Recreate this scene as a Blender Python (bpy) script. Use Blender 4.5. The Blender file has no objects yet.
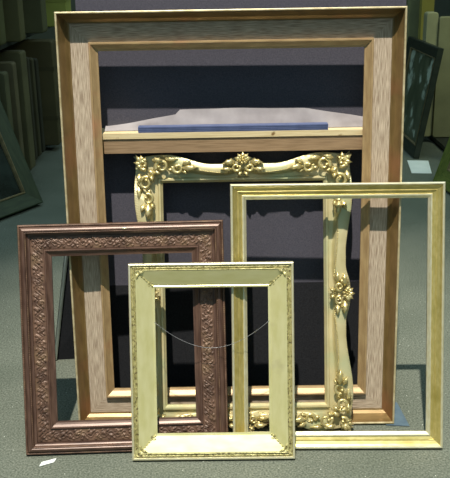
import bpy, math, random
import numpy as np
from mathutils import Vector, Matrix, noise
from math import sin, cos, radians, pi
random.seed(7); rng = np.random.RandomState(11)
scene = bpy.context.scene
COL = scene.collection

# ---------------------------------------------------------------- materials
def new_mat(name):
    m = bpy.data.materials.new(name); m.use_nodes = True
    nt = m.node_tree
    b = nt.nodes['Principled BSDF']
    return m, nt, b

def noise_mat(name, c1, c2, scale=8, rough=.6, metal=0., stretch=(1, 1, 1), coord='Object', lo=.35, hi=.65,
              bump=0., bscale=None, detail=6, spec=.5, c3=None, s3=3, f3=(.55, .75), rough2=None, bdist=.002):
    """two colour noise material, optional large blotches in a third colour, optional bump"""
    m, nt, b = new_mat(name)
    N = nt.nodes; L = nt.links
    tc = N.new('ShaderNodeTexCoord'); mp = N.new('ShaderNodeMapping')
    mp.inputs['Scale'].default_value = stretch
    L.new(tc.outputs[coord], mp.inputs['Vector'])
    nz = N.new('ShaderNodeTexNoise'); nz.inputs['Scale'].default_value = scale; nz.inputs['Detail'].default_value = detail
    L.new(mp.outputs[0], nz.inputs['Vector'])
    rp = N.new('ShaderNodeValToRGB'); e = rp.color_ramp.elements
    e[0].position = lo; e[1].position = hi
    e[0].color = (*c1, 1); e[1].color = (*c2, 1)
    L.new(nz.outputs['Fac'], rp.inputs['Fac'])
    out = rp.outputs['Color']
    if c3 is not None:
        n3 = N.new('ShaderNodeTexNoise'); n3.inputs['Scale'].default_value = s3; n3.inputs['Detail'].default_value = 4
        L.new(tc.outputs[coord], n3.inputs['Vector'])
        r3 = N.new('ShaderNodeMapRange'); r3.inputs['From Min'].default_value = f3[0]; r3.inputs['From Max'].default_value = f3[1]
        L.new(n3.outputs['Fac'], r3.inputs['Value'])
        mx = N.new('ShaderNodeMixRGB'); L.new(r3.outputs[0], mx.inputs['Fac']); L.new(out, mx.inputs[1]); mx.inputs[2].default_value = (*c3, 1)
        out = mx.outputs[0]
    L.new(out, b.inputs['Base Color'])
    b.inputs['Roughness'].default_value = rough; b.inputs['Metallic'].default_value = metal
    b.inputs['Specular IOR Level'].default_value = spec
    if bump:
        nb = N.new('ShaderNodeTexNoise'); nb.inputs['Scale'].default_value = bscale or scale; nb.inputs['Detail'].default_value = 8
        L.new(mp.outputs[0], nb.inputs['Vector'])
        bp = N.new('ShaderNodeBump'); bp.inputs['Strength'].default_value = bump; bp.inputs['Distance'].default_value = bdist
        L.new(nb.outputs['Fac'], bp.inputs['Height']); L.new(bp.outputs[0], b.inputs['Normal'])
    return m

def carpet_mat():
    m, nt, b = new_mat('carpet')
    N = nt.nodes; L = nt.links
    tc = N.new('ShaderNodeTexCoord')
    n1 = N.new('ShaderNodeTexNoise'); n1.inputs['Scale'].default_value = 170; n1.inputs['Detail'].default_value = 5
    n2 = N.new('ShaderNodeTexNoise'); n2.inputs['Scale'].default_value = 3; n2.inputs['Detail'].default_value = 4
    vo = N.new('ShaderNodeTexVoronoi'); vo.inputs['Scale'].default_value = 46; vo.inputs['Randomness'].default_value = 1
    for q in (n1, n2, vo): L.new(tc.outputs['Object'], q.inputs['Vector'])
    r1 = N.new('ShaderNodeValToRGB'); e = r1.color_ramp.elements; e[0].position = .3; e[1].position = .72
    e[0].color = (.080, .092, .073, 1); e[1].color = (.25, .268, .222, 1)
    L.new(n1.outputs['Fac'], r1.inputs['Fac'])
    mx = N.new('ShaderNodeMixRGB'); mx.blend_type = 'MULTIPLY'; mx.inputs['Fac'].default_value = .5
    r2 = N.new('ShaderNodeValToRGB'); r2.color_ramp.elements[0].color = (.55, .6, .58, 1); r2.color_ramp.elements[1].color = (1, 1, 1, 1)
    r2.color_ramp.elements[0].position = .3; r2.color_ramp.elements[1].position = .7
    L.new(n2.outputs['Fac'], r2.inputs['Fac']); L.new(r1.outputs[0], mx.inputs[1]); L.new(r2.outputs[0], mx.inputs[2])
    # glints on the carpet, painted as pale specks
    sp = N.new('ShaderNodeMapRange'); sp.inputs['From Min'].default_value = .085; sp.inputs['From Max'].default_value = .05
    L.new(vo.outputs['Distance'], sp.inputs['Value'])
    n4 = N.new('ShaderNodeTexWhiteNoise'); L.new(vo.outputs['Color'], n4.inputs['Vector'])
    gt = N.new('ShaderNodeMath'); gt.operation = 'GREATER_THAN'; gt.inputs[1].default_value = .62
    L.new(n4.outputs['Value'], gt.inputs[0])
    ml = N.new('ShaderNodeMath'); ml.operation = 'MULTIPLY'; L.new(gt.outputs[0], ml.inputs[0]); L.new(sp.outputs[0], ml.inputs[1])
    m2 = N.new('ShaderNodeMixRGB'); L.new(ml.outputs[0], m2.inputs['Fac']); L.new(mx.outputs[0], m2.inputs[1]); m2.inputs[2].default_value = (.75, .78, .70, 1)
    L.new(m2.outputs[0], b.inputs['Base Color'])
    b.inputs['Roughness'].default_value = .95; b.inputs['Specular IOR Level'].default_value = .1
    bp = N.new('ShaderNodeBump'); bp.inputs['Strength'].default_value = .6; bp.inputs['Distance'].default_value = .004
    L.new(n1.outputs['Fac'], bp.inputs['Height']); L.new(bp.outputs[0], b.inputs['Normal'])
    return m

M = {}
M['carpet'] = carpet_mat()
M['rim'] = noise_mat('cream_rim', (.42, .34, .18), (.66, .58, .38), 30, .45, .2, coord='UV')
M['bevel'] = noise_mat('bronze_bevel', (.18, .115, .042), (.26, .17, .066), 14, .36, .4, (1, 6, 1), 'UV', spec=.5, c3=(.33, .14, .07), s3=5)
M['grain'] = noise_mat('limed_oak', (.24, .175, .12), (.60, .50, .385), 9, .75, 0, (2.6, 75, 1), 'UV', .36, .64, .4, 9)
M['lip'] = noise_mat('gilded_lip', (.36, .24, .12), (.47, .33, .17), 20, .42, .25, (1, 5, 1), 'UV', spec=.5, c3=(.50, .22, .12), s3=5, f3=(.6, .8))
M['gilt'] = noise_mat('pale_gilt', (.62, .50, .15), (.76, .63, .25), 40, .28, .65, (1, 4, 1), 'UV', c3=(.50, .40, .10), s3=16, f3=(.5, .75))
M['giltbead'] = noise_mat('silver_gilt', (.78, .72, .46), (.90, .86, .64), 40, .28, .6, (1, 4, 1), 'UV')
M['sage'] = noise_mat('sage_paint', (.72, .68, .32), (.81, .77, .43), 16, .33, .4, (1, 3, 1), 'UV', c3=(.56, .50, .32), s3=9, f3=(.66, .85))
M['sagerim'] = noise_mat('sage_gilt_relief', (.34, .31, .12), (.62, .57, .28), 90, .36, .35, coord='Object', c3=(.13, .10, .04), s3=120, f3=(.54, .64))
M['brown'] = noise_mat('antique_brown', (.085, .046, .032), (.175, .100, .068), 30, .48, .15, coord='Object', c3=(.19, .12, .07), s3=22, f3=(.52, .75))
M['brownsmooth'] = noise_mat('antique_brown_moulding', (.075, .040, .030), (.145, .084, .062), 14, .38, .2, (1, 8, 1), 'UV')
M['antique'] = noise_mat('antique_cream_gilt', (.58, .50, .26), (.69, .61, .36), 18, .38, .3, coord='Object', c3=(.46, .52, .30), s3=7, f3=(.5, .7))
M['antiqueorn'] = noise_mat('antique_gold_ornament', (.52, .43, .18), (.72, .62, .32), 60, .30, .6, coord='Object', c3=(.14, .12, .05), s3=60, f3=(.66, .76))
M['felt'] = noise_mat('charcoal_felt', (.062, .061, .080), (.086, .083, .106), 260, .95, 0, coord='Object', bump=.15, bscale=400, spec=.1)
M['blackshadefelt'] = noise_mat('black_shade_felt', (.014, .015, .018), (.024, .025, .029), 260, .95, 0, coord='Object', bump=.15, bscale=400, spec=.1)  # darker felt; the shade on the stand's lower part is put into this black
M['pine'] = noise_mat('pine_board', (.62, .48, .26), (.76, .64, .40), 10, .6, 0, (1.5, 30, 30), 'Object', c3=(.22, .13, .05), s3=25, f3=(.68, .74))
M['apron'] = noise_mat('stained_board', (.24, .155, .085), (.36, .24, .14), 10, .6, 0, (1.5, 30, 30), 'Object')
M['trimwhite'] = noise_mat('white_trim', (.82, .84, .80), (.9, .92, .88), 30, .6)
M['paper'] = noise_mat('grey_paper', (.25, .225, .235), (.36, .33, .345), 12, .8, bump=.3, bscale=18)
M['whitepaper'] = noise_mat('white_paper', (.84, .88, .86), (.92, .95, .93), 12, .8)
M['folder'] = noise_mat('blue_card', (.075, .10, .21), (.10, .13, .26), 30, .55)
M['bluecard'] = noise_mat('slate_blue_card', (.07, .11, .15), (.10, .15, .19), 30, .6)
M['wire'] = noise_mat('steel_wire', (.22, .23, .25), (.34, .35, .37), 60, .5, .8)
M['darkgreen'] = noise_mat('dark_green_lacquer', (.020, .036, .014), (.038, .058, .024), 12, .6, 0, (1, 5, 1), 'UV')
M['darkbrown'] = noise_mat('dark_olive_brown_lacquer', (.016, .022, .014), (.035, .042, .026), 12, .45, 0, (1, 5, 1), 'UV')
M['goldline'] = noise_mat('thin_gold_line', (.20, .16, .08), (.32, .25, .13), 30, .4, .4)
M['oliveframe'] = noise_mat('olive_gilt', (.12, .16, .03), (.24, .28, .06), 20, .45, .2, (1, 6, 1), 'UV')
M['art1'] = noise_mat('dark_print_glare', (.006, .010, .009), (.03, .045, .04), 6, .25, c3=(.30, .36, .38), s3=9, f3=(.66, .78))  # pale blotches painted in for glare on the picture glass
M['art2'] = noise_mat('green_landscape', (.05, .065, .035), (.12, .14, .08), 5, .35, 0, (2, 1, 1), c3=(.50, .58, .48), s3=5.5, f3=(.54, .60))
for _k, _c in (('sage', .8), ('gilt', .6), ('giltbead', .7), ('lip', .1), ('antique', .4)):
    _b = M[_k].node_tree.nodes['Principled BSDF']; _b.inputs['Coat Weight'].default_value = _c; _b.inputs['Coat Roughness'].default_value = .3
def kraft(name, c):
    c = (c[0]*.88, c[1]*.76, c[2]*.66)
    return noise_mat(name, tuple(x*.85 for x in c), tuple(min(1, x*1.12) for x in c), 5, .8, bump=.2, bscale=30)
M['steel'] = noise_mat('rack_steel', (.03, .035, .03), (.05, .055, .05), 10, .5, .3)
M['wallpaint'] = noise_mat('wall_paint', (.10, .115, .085), (.125, .14, .105), 3, .85)

# ---------------------------------------------------------------- mesh helpers
def link(o, parent=None):
    COL.objects.link(o)
    if parent is not None: o.parent = parent
    return o

def mesh_obj(name, verts, faces, mat, parent=None, uvs=None, smooth=False):
    me = bpy.data.meshes.new(name)
    me.from_pydata([tuple(v) for v in verts], [], [tuple(int(i) for i in f) for f in faces])
    if uvs is not None:
        ul = me.uv_layers.new(name='UVMap')
        for lp in me.loops: ul.data[lp.index].uv = uvs[lp.vertex_index]
    me.materials.append(M[mat] if isinstance(mat, str) else mat)
    if smooth:
        for p in me.polygons: p.use_smooth = True
    me.update()
    return link(bpy.data.objects.new(name, me), parent)

def tag(o, label=None, cat=None, group=None, kind=None):
    if label: o['label'] = label
    if cat: o['category'] = cat
    if group: o['group'] = group
    if kind: o['kind'] = kind
    return o

class Buf:
    """collects pieces of ONE mesh"""
    def __init__(s): s.v = []; s.f = []; s.uv = []
    def add(s, v, f, uv=None):
        n = len(s.v); s.v += [tuple(p) for p in v]; s.f += [tuple(i+n for i in q) for q in f]
        s.uv += list(uv) if uv is not None else [(p[0], p[1]) for p in v]
    def box(s, lo, hi):
        (a, b, c), (d, e, g) = lo, hi
        s.add([(a,b,c),(d,b,c),(d,e,c),(a,e,c),(a,b,g),(d,b,g),(d,e,g),(a,e,g)],
              [(0,3,2,1),(4,5,6,7),(0,1,5,4),(1,2,6,5),(2,3,7,6),(3,0,4,7)])
    def tube(s, pts, rad, n=8, cap=True):
        pts = [Vector(p) for p in pts]; m = len(pts)
        rad = rad if hasattr(rad, '__len__') else [rad]*m
        V = []; F = []
        up = Vector((0, 0, 1)); prev = None
        for i, p in enumerate(pts):
            t = (pts[min(i+1, m-1)]-pts[max(i-1, 0)]).normalized()
            if prev is None:
                a = t.cross(up)
                if a.length < 1e-4: a = t.cross(Vector((0, 1, 0)))
                a.normalize()
            else:
                a = prev - t*prev.dot(t); a.normalize()
            prev = a; b = t.cross(a)
            for k in range(n):
                V.append(p+(a*cos(2*pi*k/n)+b*sin(2*pi*k/n))*rad[i])
        for i in range(m-1):
            for k in range(n):
                F.append((i*n+k, i*n+(k+1) % n, (i+1)*n+(k+1) % n, (i+1)*n+k))
        if cap: F += [tuple(range(n))[::-1], tuple(range((m-1)*n, m*n))]
        s.add(V, F)
    def blob(s, c, ax, ay, r, nu=10, nv=6):
        """ellipsoid: centre, unit axis ax (xy plane angle), radii r=(along, across, height)"""
        ca, sa = cos(ax), sin(ax); V = []; F = []
        for i in range(nv+1):
            th = pi*i/nv
            for k in range(nu):
                ph = 2*pi*k/nu
                x = r[0]*sin(th)*cos(ph); y = r[1]*sin(th)*sin(ph); z = r[2]*cos(th)
                z += ay*x*x/r[0] if ay else 0
                V.append((c[0]+ca*x-sa*y, c[1]+sa*x+ca*y, c[2]+z))
        for i in range(nv):
            for k in range(nu):
                F.append((i*nu+k, (i+1)*nu+k, (i+1)*nu+(k+1) % nu, i*nu+(k+1) % nu))
        s.add(V, F)
    def leaf(s, c, ang, L, W, z0, lift=.006, curl=.0, lobes=3):
        """pointed acanthus leaf: ridge in the middle, lobed edge, thick body lying in the frame plane"""
        n = 12; V = []; F = []
        ca, sa = cos(ang), sin(ang)
        for i in range(n+1):
            t = i/n
            w = W*sin(pi*min(1, t*1.02)**.75)*(1+.22*cos(2*pi*lobes*t))*.5+.0004
            x = L*t; bend = curl*t*t
            zr = z0+lift*(.55+.9*sin(pi*t*.85))
            for (yy, zz) in ((-w, z0), (-w*.75, zr*.7+z0*.3), (-w*.28, zr-.0004), (0, zr-.0016), (w*.28, zr-.0004), (w*.75, zr*.7+z0*.3), (w, z0)):
                px, py = x, yy+bend
                V.append((c[0]+ca*px-sa*py, c[1]+sa*px+ca*py, zz))
        k = 7
        for i in range(n):
            for j in range(k-1):
                F.append((i*k+j, (i+1)*k+j, (i+1)*k+j+1, i*k+j+1))
            F.append((i*k+k-1, (i+1)*k+k-1, (i+1)*k, i*k))
        F.append(tuple(range(k))); F.append(tuple(range(n*k, n*k+k))[::-1])
        s.add(V, F)
    def scroll(s, c, ang, R, z0, turns=1.35, r0=.0045, hand=1, tail=0., lift=.004, shrink=.82, bead=True):
        """volute: spiral tube with bead in the middle, optional tail running away"""
        pts = []; rad = []; n = 26
        for i in range(n+1):
            t = i/n
            a = ang+hand*turns*2*pi*t; rr = R*(1-t*shrink)
            pts.append((c[0]+rr*cos(a), c[1]+rr*sin(a), z0+lift+.004*t)); rad.append(r0*(1-.45*t))
        if tail:
            a = ang; d = Vector((cos(a-hand*pi/2), sin(a-hand*pi/2), 0)); p0 = Vector(pts[0]); ex = []
            for i in range(6, 0, -1):
                q = p0+d*tail*i/6+Vector((cos(a), sin(a), 0))*(-.22*tail*(i/6)**2)
                ex.append((q.x, q.y, z0+lift-.002*i/6)); 
            pts = ex+pts; rad = [r0*(.25+.75*(1-i/6)) for i in range(6, 0, -1)]+rad
        s.tube(pts, rad, 7)
        if bead: s.blob((c[0], c[1], z0+lift+.004), 0, 0, (R*.26, R*.26, R*.26), 8, 5)
        else: s.blob((pts[-1][0], pts[-1][1], pts[-1][2]), 0, 0, (r0*.9, r0*.9, r0), 8, 6)
    def rosette(s, c, R, z0, n=6, rot=0, lift=.008):
        for k in range(n):
            a = rot+2*pi*k/n
            s.blob((c[0]+cos(a)*R*.62, c[1]+sin(a)*R*.62, z0+lift*.55), a, 0, (R*.42, R*.30, lift*.75), 9, 6)
        s.blob((c[0], c[1], z0+lift*.8), 0, 0, (R*.26, R*.26, lift*.6), 9, 6)
    def build(s, name, mat, parent=None, smooth=False):
        return mesh_obj(name, s.v, s.f, mat, parent, s.uv, smooth)

def ring(name, prof, w, h, mat, parent, height=None, step=None, back=0., smooth=False, k_=1.):
    """mitred picture frame band. prof = [(inset from the outer edge, height over the back), ...] from outside in.
    height(s, d) adds relief; every rail is a closed solid down to z=back"""
    V = []; F = []; U = []
    K = len(prof)
    for side in range(4):
        Ls = w if side in (0, 2) else h
        n = max(1, int(Ls/step)) if step else 1
        base = len(V)
        for i in range(n+1):
            for (d0, z) in list(prof)+[(prof[-1][0], back), (prof[0][0], back)]:
                d = d0*k_
                s_ = d+(Ls-2*d)*i/n
                zz = z
                if height is not None and z > back: zz = z+height(side, s_/k_, d0, Ls)
                if side == 0: p = (-w/2+s_, d, zz)            # bottom rail
                elif side == 1: p = (w/2-d, s_, zz)           # right stile
                elif side == 2: p = (w/2-s_, h-d, zz)         # top rail
                else: p = (-w/2+d, h-s_, zz)                  # left stile
                V.append(p); U.append((s_+side*3.7, d))
        k = K+2
        for i in range(n):
            for j in range(k):
                a = base+i*k+j; b = base+i*k+(j+1) % k
                F.append((a, a+k, b+k, b))
        F.append(tuple(base+j for j in range(k))); F.append(tuple(base+n*k+j for j in range(k))[::-1])
    o = mesh_obj(name, V, F, mat, parent, U, smooth)
    return o

def frame_root(name, x, y, yaw, lean, t):
    """Empty on the floor under the back edge; local X along the rail, Y up the frame, Z out of its face"""
    r = Vector((cos(yaw), sin(yaw), 0)); b = Vector((-sin(yaw), cos(yaw), 0))
    u = b*sin(lean)+Vector((0, 0, cos(lean))); n = -b*cos(lean)+Vector((0, 0, sin(lean)))
    o = bpy.data.objects.new(name, None); COL.objects.link(o)
    loc = Vector((x, y, t*sin(lean)))-n*t
    m = Matrix((r, u, n)).transposed().to_4x4(); m.translation = loc
    o.matrix_world = m; o.empty_display_size = .1
    return o

# ---------------------------------------------------------------- the room
fl = Buf(); fl.add([(-3.2, -1.2, 0), (3.2, -1.2, 0), (3.2, 9.2, 0), (-3.2, 9.2, 0), (-3.2, -1.2, -.1), (3.2, -1.2, -.1), (3.2, 9.2, -.1), (-3.2, 9.2, -.1)],
   [(0,1,2,3),(7,6,5,4),(0,4,5,1),(1,5,6,2),(2,6,7,3),(3,7,4,0)])
tag(fl.build('floor', 'carpet'), kind='structure')
for nm, lo, hi in (('wall_back', (-3.2, 9.2, 0), (3.2, 9.3, 3.2)), ('wall_left', (-3.3, -1.2, 0), (-3.2, 9.3, 3.2)), ('wall_right', (3.2, -1.2, 0), (3.3, 9.3, 3.2))):
    b = Buf(); b.box(lo, hi); tag(b.build(nm, 'wallpaint'), kind='structure')

# ---------------------------------------------------------------- display stand behind the frames
LN = .0963
def panel_y(z): return 2.599+(z-.84)*LN
st = bpy.data.objects.new('display_stand', None); COL.objects.link(st); st.location = (0.04, 2.7, 0)
bpy.context.view_layer.update()
tag(st, 'charcoal felt A-frame display stand with a narrow pine ledge, behind the frames', 'display stand')
def wp(name, V, F, mat, parent):   # world coordinates -> child of the stand
    o = parent.matrix_world.translation
    return mesh_obj(name, [(v[0]-o.x, v[1]-o.y, v[2]-o.z) for v in V], F, mat, parent)
def slab(p, off):
    """quad p (4 world corners) thickened by vector off"""
    q = [(a[0]+off[0], a[1]+off[1], a[2]+off[2]) for a in p]
    return list(p)+q, [(0,1,2,3),(7,6,5,4),(0,4,5,1),(1,5,6,2),(2,6,7,3),(3,7,4,0)]
xl, xr, zt = -.436, .556, 1.62
ZB = .415
V, F = slab([(xl, panel_y(ZB), ZB), (xr, panel_y(ZB), ZB), (xr, panel_y(zt), zt), (xl, panel_y(zt), zt)], (0, .018, 0))
wp('front_panel', V, F, 'felt', st)
RB = (-.648, 2.86, 0.); RT = (-.36, 2.76, 1.55)
REAR = [RB, (.47, 2.95, 0), (.45, 2.76, 1.55), RT]
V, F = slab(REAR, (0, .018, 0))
wp('rear_panel', V, F, 'blackshadefelt', st)
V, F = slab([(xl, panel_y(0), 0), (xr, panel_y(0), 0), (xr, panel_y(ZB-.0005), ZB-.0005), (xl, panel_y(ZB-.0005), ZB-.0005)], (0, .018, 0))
tag(wp('shaded_lower_panel', V, F, 'blackshadefelt', st), 'added lower panel, shade put into its black')  # added part; shade behind the frames is put into its felt colour
for lx in (xl+.02, xr-.06):
    V, F = slab([(lx, panel_y(0)+.019, 0), (lx+.04, panel_y(0)+.019, 0), (lx+.04, panel_y(1.5)+.019, 1.5), (lx, panel_y(1.5)+.019, 1.5)], (0, .03, 0))
    wp('leg', V, F, 'steel', st)
b = Buf(); b.tube([Vector(RB)+Vector((-st.location.x+.010, -st.location.y-.006, 0.006)), Vector(RT)+Vector((-st.location.x+.010, -st.location.y-.006, 0))], .0062, 8)
tag(b.build('edge_piping', 'trimwhite', st, True), 'white edge piping')
# ledge and apron
LZ = .920
b = Buf(); b.box((-.40-st.location.x, 2.519-st.location.y, LZ-.017), (.475-st.location.x, panel_y(LZ)+.012-st.location.y, LZ)); b.build('ledge', 'pine', st)
b = Buf(); b.box((-.36-st.location.x, 2.5225-st.location.y, LZ-.062), (.475-st.location.x, 2.585-st.location.y, LZ-.0172)); b.build('apron', 'apron', st)
b = Buf(); b.box((-.40-st.location.x, 2.521-st.location.y, LZ-.062), (-.3605-st.location.x, 2.585-st.location.y, LZ-.0172)); b.build('bracket', 'bevel', st)

# blue folder and crumpled paper on the ledge
b = Buf()
b.box((-.255, 2.521, LZ+.0005), (.315, 2.552, LZ+.0175))
for k in range(3): b.box((-.253, 2.5203, LZ+.004+.005*k), (.313, 2.521, LZ+.0055+.005*k))
tag(b.build('blue_folder', 'folder'), 'long flat blue folder lying along the front of the pine ledge', 'folder')
V = []; F = []; nx = 60; ny = 8
for i in range(nx+1):
    u = i/nx; x = -.36+.81*u
    if x < -.135: hgt = .010+.036*max(0, (x+.36)/.225)**1.1
    elif x < .25: hgt = .060-.012*abs(x)
    else: hgt = .057-.17*(x-.25)
    hgt += .003*noise.noise(Vector((x*9, 0, 3)))
    if hgt < .012: hgt = .012
    for j in range(ny+1):
        v = j/ny
        yb = 2.5535; z = LZ+.0015+(hgt)*v**1.0
        y = yb+v*.018+.003*noise.noise(Vector((x*14, v*2, 1)))*sin(pi*v)
        y = min(y, panel_y(z)-.002)
        V.append((x, y, z))
m_ = len(V)
V += [(p[0], p[1]+.0012, p[2]) for p in V]
for i in range(nx):
    for j in range(ny):
        a = i*(ny+1)+j
        F.append((a, a+ny+1, a+ny+2, a+1)); F.append((a+m_, a+1+m_, a+ny+2+m_, a+ny+1+m_))
tag(mesh_obj('grey_paper_sheet', V, F, 'paper', None, None, True), 'crumpled pale grey paper sheet propped behind the blue folder', 'paper')

# ---------------------------------------------------------------- large frame
def wire_between(parent, x0, x1, y, sag, z, rad=.0008, name='hanging_wire'):
    b = Buf(); n = 22
    pts = []
    for i in range(n+1):
        t = i/n; x = x0+(x1-x0)*t
        pts.append((x, y-sag*(1-(2*t-1)**2)+.0015*sin(9*t), z+.002*sin(7*t)))
    b.tube(pts, rad, 6); return b.build(name, 'wire', parent, True)

big = frame_root('large_picture_frame', .0262, 2.3647, -.00586, .09636, .06)
tag(big, 'largest open frame of limed grey oak with bronze edges, leaning on the ledge', 'picture frame')
W, H = 1.0, 1.2779
ring('outer_rim', [(0, .012), (0, .059), (.0018, .060), (.0045, .060), (.0058, .057)], W, H, 'rim', big, back=.003)
ring('bevelled_edge', [(.0059, .056), (.010, .043), (.020, .022), (.028, .0145), (.032, .0135)], W, H, 'bevel', big, step=.05, back=.003)
ring('oak_panel', [(.0322, .0115), (.085, .0115)], W, H, 'grain', big, back=.003)
ring('inner_lip', [(.0852, .019), (.0868, .024), (.0915, .024), (.094, .021), (.105, .012), (.111, .009)], W, H, 'lip', big, back=.003)

# ---------------------------------------------------------------- plain gilt frame
gold = frame_root('gilt_picture_frame', .32882, 2.22069, -.02109, .24002, .03)
tag(gold, 'plain slim pale gilt frame leaning on the right stile of the largest frame', 'picture frame')
W, H = .6311, .8005
ring('outer_bead', [(0, .006), (0, .026), (.0015, .0292), (.004, .030), (.0065, .0292), (.008, .026)], W, H, 'giltbead', gold)
ring('cove', [(.0081, .0265), (.013, .0225), (.0215, .0178), (.0225, .0185), (.0245, .0180), (.0255, .0160), (.0345, .0118)], W, H, 'gilt', gold)
ring('inner_bead', [(.0346, .0130), (.036, .0150), (.039, .0150), (.041, .0130), (.047, .008)], W, H, 'giltbead', gold)

# ---------------------------------------------------------------- relief helpers
def stamps_height(stamps, cell=.02):
    """stamps: (s, d, ang, a, b, h) ellipse bumps; returns a fast lookup"""
    grid = {}
    for st_ in stamps:
        c = int(st_[0]/cell)
        for k in (c-1, c, c+1): grid.setdefault(k, []).append(st_)
    def f(s_, d):
        best = 0.
        for (cs, cd, an, a, bb, hh) in grid.get(int(s_/cell), ()):
            dx = s_-cs; dy = d-cd
            if abs(dx) > a and abs(dx) > bb: continue
            x = (dx*cos(an)+dy*sin(an))/a; y = (-dx*sin(an)+dy*cos(an))/bb
            q = 1-x*x-y*y
            if q > 0:
                v = hh*math.sqrt(q)*(1-.25*math.exp(-(y*5)**2))
                if v > best: best = v
        return best
    return f

def vine(L, d0, d1, pitch, hh, seed):
    r = random.Random(seed); mid = (d0+d1)/2; amp = (d1-d0)*.24; out = []
    n = int(L/pitch)+2
    for k in range(n*6):
        s_ = k*pitch/6; ph = 2*pi*s_/(pitch*2)
        out.append((s_, mid+amp*sin(ph), math.atan(amp*2*pi/(pitch*2)*cos(ph)), pitch*.14, .0017, hh*.75))
    for k in range(n):
        s_ = k*pitch; sg = 1 if k % 2 == 0 else -1
        for q in range(7):
            an = r.uniform(0, pi); rr = pitch*r.uniform(.12, .42)
            a0 = 2*pi*q/7+r.uniform(-.3, .3)
            cs = s_+pitch*.5+rr*cos(a0); cd = mid-sg*amp*.5+rr*.75*sin(a0)
            cd = min(max(cd, d0+.003), d1-.003)
            out.append((cs, cd, a0+r.uniform(-.5, .5), pitch*.2*r.uniform(.7, 1.1), .0026*r.uniform(.8, 1.2), hh*r.uniform(.7, 1)))
        out.append((s_+pitch*.5, mid-sg*amp*.4, 0, .0034, .0034, hh*1.1))
        out.append((s_, mid+sg*amp*1.3, .6*sg, .006, .0028, hh*.9))
        out.append((s_+pitch*.25, mid-sg*amp*1.5, -.6*sg, .006, .0026, hh*.8))
    return out

# ---------------------------------------------------------------- brown carved frame
brown = frame_root('carved_brown_picture_frame', -.3045, 2.2155, .030, .26766, .035)
tag(brown, 'dark brown carved foliage frame leaning on the left stile of the largest frame', 'picture frame')
W, H = .6111, .6931
def rope(side, s_, d, Ls): 
    q = abs(math.sin(pi*s_/.0072)); return .0022*(q**.6)-.0015
ring('beaded_edge', [(0, .010), (0, .019), (.0015, .0232), (.004, .0250), (.0065, .0235), (.008, .0210)], W, H, 'brown', brown, rope, .0018, smooth=True, k_=.89)
ring('outer_cove', [(.0081, .0225), (.0095, .0255), (.014, .0295), (.018, .0312), (.0215, .0315), (.024, .0300)], W, H, 'brownsmooth', brown, k_=.89)
ring('rope_bead', [(.0241, .0270), (.0256, .0300), (.0275, .0300), (.029, .0270)], W, H, 'brown', brown, rope, .0018, smooth=True, k_=.89)
ring('inner_cove', [(.0291, .0240), (.0305, .0195), (.034, .0172), (.0385, .0165)], W, H, 'brownsmooth', brown, k_=.89)
_v = {s: stamps_height(vine(.85, .041, .082, .023, .0046, 3+s)) for s in range(4)}
nd = 21
prof = [(.0386, .0125)]+[(.0386+(.0845-.0386)*i/nd, .013) for i in range(1, nd)]+[(.0845, .0125)]
ring('foliage_band', prof, W, H, 'brown', brown, lambda side, s_, d, Ls: _v[side](s_, d) if .039 < d < .084 else 0, .0021, smooth=True, k_=.89)
ring('inner_slope', [(.0846, .0155), (.0865, .0175), (.0895, .0175), (.0915, .015), (.098, .011), (.104, .0085), (.108, .0078)], W, H, 'brownsmooth', brown, k_=.89)
# chipped gilding on the top rail
b = Buf(); b.blob((.012, H-.0165, .0312), 0, 0, (.009, .0028, .0012), 10, 6); tag(b.build('paint_chip', 'giltbead', brown, True), 'pale chip in the finish')

# ---------------------------------------------------------------- sage green frame
green = frame_root('sage_green_picture_frame', -.04457, 2.17515, -.01014, .25931, .028)
tag(green, 'small pale sage green frame with tiny gilt corner leaves, frontmost of the frames', 'picture frame')
W, H = .4833, .5857; KG = .87
def fine(L, seed):
    r = random.Random(seed); out = []
    n = int(L/.0115)+1
    for k in range(n):
        s_ = k*.0115
        out.append((s_, .0140, .7, .0050, .0021, .0044)); out.append((s_+.0057, .0140, -.7, .0050, .0021, .0044))
        out.append((s_+.0028, .0108, 0, .0022, .0018, .003)); out.append((s_+.0085, .0172, 0, .0022, .0018, .003))
    return out
_g = [stamps_height(fine(.62, s)) for s in range(4)]
ring('outer_edge', [(0, .006), (0, .025), (.001, .0275), (.003, .0283), (.0065, .0283), (.0084, .0255)], W, H, 'giltbead', green, k_=KG)
nd = 10
prof = [(.0085, .0220)]+[(.0085+(.0195-.0085)*i/nd, .0222) for i in range(1, nd)]+[(.0195, .0225)]
ring('relief_band', prof, W, H, 'sagerim', green, lambda side, s_, d, Ls: _g[side](s_, d), .0017, smooth=True, k_=KG)
def bead2(side, s_, d, Ls): return .0012*abs(math.sin(pi*s_/.006))
ring('bead_line', [(.0196, .0235), (.0208, .0262), (.0228, .0262), (.024, .0240)], W, H, 'sagerim', green, bead2, .0015, smooth=True, k_=KG)
ring('sloping_panel', [(.0241, .0255), (.0265, .0250), (.078, .0035), (.0795, .0042), (.0855, .0030)], W, H, 'sage', green, k_=KG)
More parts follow.
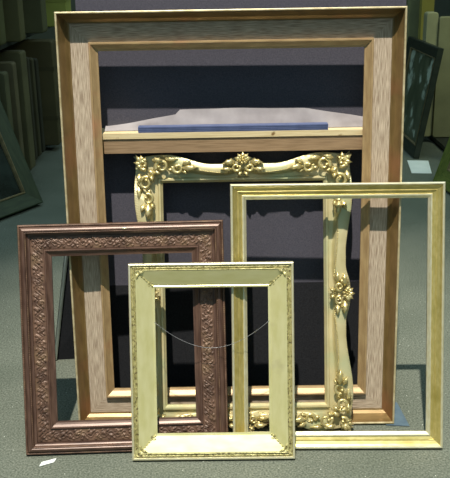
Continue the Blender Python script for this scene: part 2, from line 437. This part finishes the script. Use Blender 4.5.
for sx, sy in ((-1, 0), (1, 0), (-1, 1), (1, 1)):
    b = Buf()
    cx = lambda d: sx*(W/2-d*KG); cy = lambda d: d*KG if sy == 0 else H-d*KG
    a = math.atan2(1 if sy == 0 else -1, -sx)
    zf = lambda d: .0255-(d-.0241)*.41
    for k in range(7):
        d = .027+k*.0078
        b.blob((cx(d), cy(d), zf(d)+.0008), a, 0, (.0052, .0021, .0022), 8, 5)
    for off in (-1, 1):
        d = .030
        b.leaf((cx(d), cy(d)), a+off*.75, .021, .0095, zf(d)-.003, .0055, off*.004)
        d = .072
        b.leaf((cx(d), cy(d)), a+pi+off*.9, .018, .0085, zf(d)-.0002, .0035, off*.003)
        b.blob((cx(d)+off*.007*cos(a+pi/2), cy(d)+off*.007*sin(a+pi/2), zf(d)+.001), a, 0, (.0035, .003, .0025), 8, 5)
    d = .078; b.blob((cx(d), cy(d), zf(d)+.001), a, 0, (.004, .004, .003), 8, 5)
    b.build('corner_leaf', 'sagerim', green, True)
wire_between(green, -.170, .170, .410, .078, .0035, .0006)

# ---------------------------------------------------------------- ornate swept frame
orn = frame_root('ornate_picture_frame', .05742, 2.31056, -.00284, .2564, .035)
tag(orn, 'antique cream and gold swept frame with scrolled floral corners, standing inside the largest frame', 'picture frame')
W, H = .673, .874
IN = .090                                                   # width of the moulding
def inset(side, t):
    """how far the swept outline steps in from the bounding box, t = 0 corner .. 1 centre"""
    def sm(a, b, x): x = min(1, max(0, (x-a)/(b-a))); return x*x*(3-2*x)
    deep = {0: .034, 1: .021, 2: .031, 3: .021}[side]
    e = .004+.004*(1-sm(.1, .22, t))
    e += deep*sm(.30, .72, t)*(1-.75*sm(.80, .97, t))
    return e
def orn_point(side, u, q):
    """u -1..1 along the side, q 0..1 from the sight edge to the swept outline -> local x,y"""
    hw, hh = W/2, H/2
    Lo = hw if side in (0, 2) else hh
    Li = Lo-IN
    dpt = IN*(1-q)                                          # inset from the box
    along = u*(Li+(Lo-Li)*q)
    e = inset(side, 1-abs(u))*q
    dpt += e
    k = 1-abs(u)
    along *= (1-.0*e)
    if side == 0: return (along, dpt)
    if side == 1: return (hw-dpt, hh+along)
    if side == 2: return (-along, H-dpt)
    return (-hw+dpt, hh-along)
def orn_z(q):
    if q < .36: return .011
    if q < .52:
        x = (q-.36)/.16; return .011+.026*x*x*(3-2*x)
    x = (q-.52)/.48
    return .037+.0015*sin(pi*x)-.005*x*x
def orn_ring(name, q0, q1, nq, zf, mat, extra=None, nn=120):
    V = []; F = []; U = []
    for side in range(4):
        base = len(V); k = nq+3
        for i in range(nn+1):
            u = -1+2*i/nn
            for j in range(nq+1):
                q = q0+(q1-q0)*j/nq
                x, y = orn_point(side, u, q)
                z = zf(q)+(extra(side, u, q) if extra else 0)
                V.append((x, y, z)); U.append((u, q))
            for q in (q1, q0):
                x, y = orn_point(side, u, q); V.append((x, y, 0.)); U.append((u, q))
        for i in range(nn):
            for j in range(k):
                a = base+i*k+j; b2 = base+i*k+(j+1) % k
                F.append((a, b2, b2+k, a+k))
        F.append(tuple(base+j for j in range(k))[::-1]); F.append(tuple(base+nn*k+j for j in range(k)))
    return mesh_obj(name, V, F, mat, orn, U, True)
ring('sight_edge', [(IN-.0145, .016), (IN-.012, .0195), (IN-.007, .0195), (IN-.005, .016), (IN, .010)], W, H, 'antique', orn)
def flute(side, u, q):
    L_ = (W if side in (0, 2) else H)
    a = (1-abs(u))*L_/2; c_ = abs(u)*L_/2
    def sm(x0, x1, x): x = min(1, max(0, (x-x0)/(x1-x0))); return x*x*(3-2*x)
    f_ = min(sm(.065, .125, a), .35+.65*sm(.015, .05, c_))
    drop = -(orn_z(q)-.012)*(1-f_) if q > .36 else 0
    if q < .84: return drop
    return drop+.0016*math.sin(u*L_/2/.006*2*pi+q*14)*min(1, (q-.84)/.08)
orn_ring('swept_panel', .165, 1.0, 26, orn_z, 'antique', flute, 260)
# bead strings that follow the sweep on every side
for side in range(4):
    L_ = (W if side in (0, 2) else H)/2
    for sg in (-1, 1):
        b = Buf()
        n = int(L_*.62/.0062)
        for i in range(n):
            t = .30+.58*i/n                                  # corner -> centre
            q = .40+.16*math.sin(pi*(t-.30)/.62)**1.3
            x, y = orn_point(side, sg*(1-t), q)
            b.blob((x, y, orn_z(q)+.0006), 0, 0, (.0024, .0024, .0024), 7, 5)
        b.build('bead_string', 'antiqueorn', orn, True)

def corner(sx, sy):
    """openwork looking corner: rosette, volutes running along both rails, leaves pointing to the corner"""
    b = Buf()
    C0 = Vector((sx*W/2, 0 if sy < 0 else H)); dx = Vector((-sx, 0)); dy = Vector((0, -sy))
    def P(a, c): q = C0+dx*a+dy*c; return (q.x, q.y)
    def A(deg):  # angle measured from the rail direction dx towards dy
        v = dx*cos(radians(deg))+dy*sin(radians(deg)); return math.atan2(v.y, v.x)
    hand = -1 if sx*sy < 0 else 1
    z = .035
    b.scroll(P(.034, .034), A(60), .0155, z+.001, .95, .0066, hand, 0, .004, .60, False)
    for dg, L_, Wd in ((225, .034, .022), (185, .030, .019), (265, .030, .019), (150, .024, .014), (300, .024, .014)):
        b.leaf(P(.034, .034), A(dg), L_, Wd, z-.006, .014, .005 if dg > 225 else -.005)
    b.blob((*P(.058, .058), z-.006), A(45), 0, (.014, .009, .012), 10, 6)
    for sw in (0, 1):
        Q = (lambda a, c: P(a, c)) if sw == 0 else (lambda a, c: P(c, a))
        AA = (lambda d: A(d)) if sw == 0 else (lambda d: A(90-d))
        hd = hand if sw == 0 else -hand
        b.scroll(Q(.090, .040), AA(150), .0195, z-.004, 1.05, .0068, hd, 0, .004, .55, False)
        b.scroll(Q(.139, .046), AA(200), .0165, z-.006, .90, .0064, -hd, 0, .004, .55, False)
        b.leaf(Q(.060, .022), AA(-8), .034, .019, z-.004, .012, -.004 if sw == 0 else .004)
        b.leaf(Q(.064, .052), AA(28), .026, .014, z-.009, .013)
        b.leaf(Q(.100, .018), AA(6), .040, .015, z-.004, .009, .004 if sw == 0 else -.004)
        b.leaf(Q(.152, .046), AA(3), .050, .024, z+.000, .016, .004 if sw == 0 else -.004)
        b.leaf(Q(.152, .036), AA(-24), .030, .016, z+.004, .011)
        b.leaf(Q(.150, .054), AA(26), .022, .011, z-.006, .011)
        b.blob((*Q(.116, .050), z-.006), AA(0), 0, (.009, .006, .008), 9, 6)
        b.blob((*Q(.074, .060), z-.004), AA(0), 0, (.007, .006, .009), 9, 6)
        for k in range(7):
            b.blob((*Q(.196+k*.0088, .050+.0006*k), .015), 0, 0, (.0043-.00025*k,)*3, 8, 6)
    b.build('corner_ornament', 'antiqueorn', orn, True)
for sx, sy in ((-1, -1), (1, -1), (-1, 1), (1, 1)): corner(sx, sy)

def centre(side):
    b = Buf()
    L_ = W if side in (0, 2) else H
    def P(a, d):
        if side == 0: return (a, d)
        if side == 1: return (W/2-d, H/2+a)
        if side == 2: return (-a, H-d)
        return (-W/2+d, H/2-a)
    rot = {0: 0, 1: pi/2, 2: pi, 3: -pi/2}[side]
    def A(deg): return rot+radians(deg)
    z = .035
    b.rosette(P(0, .024), .0150, z+.004, 6, A(10), .012)
    b.scroll(P(.021, .046), A(200), .0130, z+.000, 1.0, .0056, -1, 0, .004, .55, False)
    b.scroll(P(-.021, .046), A(-20), .0130, z+.000, 1.0, .0056, 1, 0, .004, .55, False)
    for dg in (-90, -52, -128, -20, -160):
        b.leaf(P(0, .026), A(dg), .027, .018, z+.003, .012)
    for sg in (1, -1):
        base = 0 if sg > 0 else 180
        b.leaf(P(sg*.022, .030), A(base-sg*2), .040, .021, z+.002, .014, sg*.004)
        b.leaf(P(sg*.030, .050), A(base+sg*8), .038, .017, z-.004, .015, -sg*.003)
        b.leaf(P(sg*.004, .056), A(90-sg*30), .022, .014, z-.010, .014)
        b.blob((*P(sg*.038, .038), z+.001), A(0), 0, (.008, .006, .009), 9, 6)
        for k in range(5): b.blob((*P(sg*(.070+.0085*k), .052), .017), 0, 0, (.0042-.0004*k,)*3, 8, 6)
    b.build('centre_ornament', 'antiqueorn', orn, True)
for s_ in range(4): centre(s_)

# ---------------------------------------------------------------- bits on the carpet
def chip(name, pts, th, mat, label, cat):
    V, F = slab([(p[0], p[1], .0015) for p in pts], (0, 0, th)); o = mesh_obj(name, V, [f[::-1] for f in F], mat); tag(o, label, cat); return o
chip('paper_sheet', [(1.255, 5.52), (1.385, 5.50), (1.445, 5.86), (1.30, 5.88)], .002, 'whitepaper', 'white paper sheet lying on the carpet below the dark framed landscape', 'paper')
chip('paper_scrap', [(-.560, 2.165), (-.520, 2.185), (-.516, 2.205), (-.556, 2.187)], .0015, 'whitepaper', 'small white paper scrap on the carpet in front of the brown frame', 'scrap')
chip('blue_card', [(.50, 2.36), (.573, 2.352), (.562, 2.50), (.50, 2.50)], .002, 'bluecard', 'slate blue card on the carpet under the corner of the largest frame', 'card')

# ---------------------------------------------------------------- framed pictures leaning at the sides
def leaning_picture(name, c, bd, sgn, lean, wid, hgt, mw, mats, art, label, t=.035):
    """c = floor corner, bd = direction of the bottom rail from that corner, leaning towards sgn*perp"""
    bd = Vector((*bd, 0)).normalized(); pd = Vector((-bd.y, bd.x, 0))*sgn
    u = pd*sin(lean)+Vector((0, 0, cos(lean))); n = -pd*cos(lean)+Vector((0, 0, sin(lean)))
    r = bd if bd.cross(u).dot(n) > 0 else -bd
    o = bpy.data.objects.new(name, None); COL.objects.link(o)
    mid = Vector((*c, 0))+bd*wid/2
    m = Matrix((r, u, n)).transposed().to_4x4(); m.translation = mid; o.matrix_world = m
    ring('outer_moulding', [(0, .005), (0, t), (.006, t+.003), (mw*.5, t*.8), (mw*.88, t*.6)], wid, hgt, mats[0], o)
    ring('inner_moulding', [(mw*.88+.0002, t*.55), (mw*.9, t*.72), (mw*.94, t*.72), (mw, t*.45)], wid, hgt, mats[1], o)
    b = Buf(); b.box((-wid/2+mw*.97, mw*.97, .004), (wid/2-mw*.97, hgt-mw*.97, .012)); b.build('picture', art, o)
    tag(o, label, 'framed picture'); return o
leaning_picture('framed_picture', (-1.125, 4.93), (-.50, -.86), -1, radians(24), .95, 1.05, .10, ('darkgreen', 'goldline'), 'art1',
                'dark green framed picture tilted against the left storage rack', .05)
leaning_picture('framed_picture', (1.395, 5.93), (-.03, 1), -1, radians(9.5), .85, .78, .085, ('darkbrown', 'goldline'), 'art2',
                'dark framed green landscape leaning beside the white paper on the carpet', .04)
leaning_picture('framed_picture', (1.375, 5.28), (.12, -1), 1, radians(18), .8, .85, .12, ('oliveframe', 'goldline'), 'art1',
                'olive gold framed picture leaning at the edge, nearest on the right side', .04)

# ---------------------------------------------------------------- storage racks with stacked pictures
def rack(x0, x1, y0, y1, zs, label):
    o = bpy.data.objects.new('storage_rack', None); COL.objects.link(o); o.location = ((x0+x1)/2, (y0+y1)/2, 0)
    ox, oy = o.location.x, o.location.y
    for (a, c) in ((x0, y0), (x1-.04, y0), (x0, y1-.04), (x1-.04, y1-.04)):
        b = Buf(); b.box((a-ox, c-oy, 0), (a+.04-ox, c+.04-oy, 2.2)); b.build('upright', 'steel', o)
    for z in zs:
        b = Buf(); b.box((x0-ox, y0-oy, z-.03), (x1-ox, y1-oy, z)); b.build('shelf', 'steel', o)
    tag(o, label, 'rack'); return o
rack(-2.35, -1.37, 5.215, 7.8, (.045, .90, 2.18), 'dark steel storage rack on the left holding stacked wrapped canvases')
rack(1.62, 2.6, 5.75, 7.9, (.045, 2.18), 'dark steel storage rack on the right holding tall boards')

def board(name, xr, y, z, wid, hgt, th, yaw, tilt, col, label, cat, group, side=-1, lines=False):
    o = bpy.data.objects.new(name, None); COL.objects.link(o)
    o.location = (xr+side*wid/2, y, z); o.rotation_euler = (tilt, 0, yaw)
    # body with rounded wrapped edges
    r_ = min(.02, th*.45); prof = []
    V = []; F = []
    outl = []
    for (cx, cz, a0) in ((wid/2-r_, r_, -90), (wid/2-r_, hgt-r_, 0), (-wid/2+r_, hgt-r_, 90), (-wid/2+r_, r_, 180)):
        for k in range(4):
            a = radians(a0+30*k); outl.append((cx+r_*cos(a), cz+r_*sin(a)))
    nO = len(outl)
    for (yy, sc) in ((-th/2, .985), (-th/2+.006, 1), (th/2-.006, 1), (th/2, .985)):
        for (x, zz) in outl: V.append((x*sc, yy, hgt/2+(zz-hgt/2)*sc))
    for l in range(3):
        for k in range(nO): F.append((l*nO+k, l*nO+(k+1) % nO, (l+1)*nO+(k+1) % nO, (l+1)*nO+k))
    F.append(tuple(range(nO))[::-1]); F.append(tuple(range(3*nO, 4*nO)))
    mesh_obj('wrapping', V, F, kraft('wrap', col), o)
    # tape strips round the board
    for fz in ((.25, .72) if 'carton' in name else ()):
        b = Buf(); b.box((-wid/2-.002, -th/2-.002, hgt*fz), (wid/2+.002, th/2+.002, hgt*fz+.03)); b.build('tape', kraft('tape', tuple(c*.8 for c in col)), o)
    tag(o, label, cat, group); return o
G = 'wrapped pictures stacked on the left rack'
lower = [(-1.355, 5.155, .66, .10, (.17, .20, .13), 'pale grey-green wrapped canvas at the near end of the lower left row'),
         (-1.330, 5.325, .70, .08, (.12, .14, .08), 'second wrapped canvas from the near end of the lower left row'),
         (-1.315, 5.47, .74, .08, (.15, .15, .09), 'third wrapped canvas from the near end of the lower left row'),
         (-1.290, 5.66, .79, .12, (.13, .14, .075), 'broad brownish wrapped canvas in the middle of the lower left row'),
         (-1.320, 5.90, .72, .05, (.05, .055, .035), 'thin dark canvas just beyond the broad one in the lower left row'),
         (-1.318, 6.04, .70, .05, (.07, .075, .04), 'thin olive canvas between two dark ones in the lower left row'),
         (-1.316, 6.18, .68, .05, (.04, .045, .03), 'thinnest dark canvas before the last one in the lower left row'),
         (-1.245, 6.45, .78, .16, (.10, .10, .05), 'olive cardboard carton at the far end of the lower left row')]
for i, (xr_, y, h_, th, c, lb) in enumerate(lower):
    board('wrapped_canvas' if i < 7 else 'cardboard_carton', xr_, y, .046, .85, h_, th, radians(random.uniform(-3, 3)), 0, c, lb, 'canvas' if i < 7 else 'carton', None)
upper = [(-1.335, 5.375, .85, .10, (.10, .12, .05), 'near olive brown wrapped canvas of the upper left shelf'),
         (-1.270, 5.60, .80, .12, (.12, .13, .06), 'second wrapped canvas of the upper left shelf, beside the dark gap'),
         (-1.330, 5.85, .80, .05, (.03, .035, .02), 'thin black canvas in the upper left shelf gap'),
         (-1.240, 6.20, .78, .12, (.11, .13, .07), 'third wrapped canvas of the upper left shelf, before the yellow green carton'),
         (-1.165, 6.75, .72, .20, (.36, .46, .12), 'bright yellow green carton at the far end of the upper left shelf')]
for i, (xr_, y, h_, th, c, lb) in enumerate(upper):
    board('wrapped_canvas' if i < 4 else 'cardboard_carton', xr_, y, .902, .85, h_, th, radians(random.uniform(-4, 4)), 0, c, lb, 'canvas' if i < 4 else 'carton', None)
right = [(1.515, 6.50, .93, .10, .085, (.40, .44, .28), 'narrow pale green board just behind the dark framed landscape'),
         (1.604, 6.44, .90, .05, .15, (.30, .33, .20), 'grey green low board beside the narrow pale green one'),
         (1.775, 6.40, .96, .05, .40, (.20, .22, .13), 'dull olive low board at the outer end of the right row'),
         (1.60, 7.05, 1.9, .08, .10, (.36, .36, .08), 'yellow olive tall board beyond the pale green one'),
         (1.55, 7.30, 1.9, .06, .20, (.30, .36, .22), 'grey green tall board next to the yellow olive one'),
         (1.535, 7.55, 1.9, .07, .10, (.20, .26, .05), 'dark olive tall board at the far end, beside the largest frame')]
for i, (xr_, y, h_, th, wd, c, lb) in enumerate(right):
    board('wrapped_board', xr_, y, .046, wd, h_, th, radians(random.uniform(-2, 2)), 0, c, lb, 'board', None, side=1)
# white label stuck on the upper left canvas
b = Buf(); b.box((-1.40, 5.27, 1.05), (-1.35, 5.2765, 1.09)); tag(b.build('paper_tag', 'whitepaper'), 'small white paper tag hanging on the upper left canvas', 'tag')

# ---------------------------------------------------------------- light
def light(name, kind, loc, target, energy, color, **kw):
    d = bpy.data.lights.new(name, kind); d.energy = energy; d.color = color
    for k, v in kw.items(): setattr(d, k, v)
    o = bpy.data.objects.new(name, d); COL.objects.link(o); o.location = loc
    o.rotation_euler = (Vector(target)-Vector(loc)).to_track_quat('-Z', 'Y').to_euler(); return o
light('ceiling_spot', 'SPOT', (.15-.85, 2.3-4.58, .45+11.05), (.15, 2.3, .45), 9300, (1, .93, .80), spot_size=radians(19), spot_blend=1., shadow_soft_size=.09)
light('aisle_lamp', 'AREA', (2.2, 4.6, 3.0), (2.0, 6.8, .6), 28, (.9, 1, .7), size=.8)
w = bpy.data.worlds.new('world'); scene.world = w; w.use_nodes = True
nt = w.node_tree; N = nt.nodes; L = nt.links
tc = N.new('ShaderNodeTexCoord'); sx = N.new('ShaderNodeSeparateXYZ'); L.new(tc.outputs['Generated'], sx.inputs[0])
rp = N.new('ShaderNodeValToRGB'); L.new(sx.outputs['Z'], rp.inputs['Fac'])
e = rp.color_ramp.elements; e[0].position = 0; e[0].color = (.12, .19, .21, 1); e[1].position = .9; e[1].color = (.55, .80, .88, 1)
L.new(rp.outputs[0], N['Background'].inputs['Color']); N['Background'].inputs['Strength'].default_value = .75

# ---------------------------------------------------------------- camera
Hc, pit, rol, f = 1.4371, .327768, .017083, 850.97
fw = Vector((0, cos(pit), -sin(pit))); rt = Vector((1, 0, 0)); up = Vector((0, sin(pit), cos(pit)))
c, s = cos(rol), sin(rol)
R = rt*c-up*s; U = rt*s+up*c
cd = bpy.data.cameras.new('camera'); cam = bpy.data.objects.new('camera', cd); COL.objects.link(cam)
m = Matrix((R, U, -fw)).transposed().to_4x4(); m.translation = Vector((0, 0, Hc)); cam.matrix_world = m
cd.sensor_fit = 'VERTICAL'; cd.sensor_height = 24; cd.lens = f/478*24; cd.clip_start = .05
scene.camera = cam
vs = scene.view_settings
vs.view_transform = 'Standard'; vs.look = 'None'; vs.exposure = .13; vs.gamma = 1; vs.use_curve_mapping = False
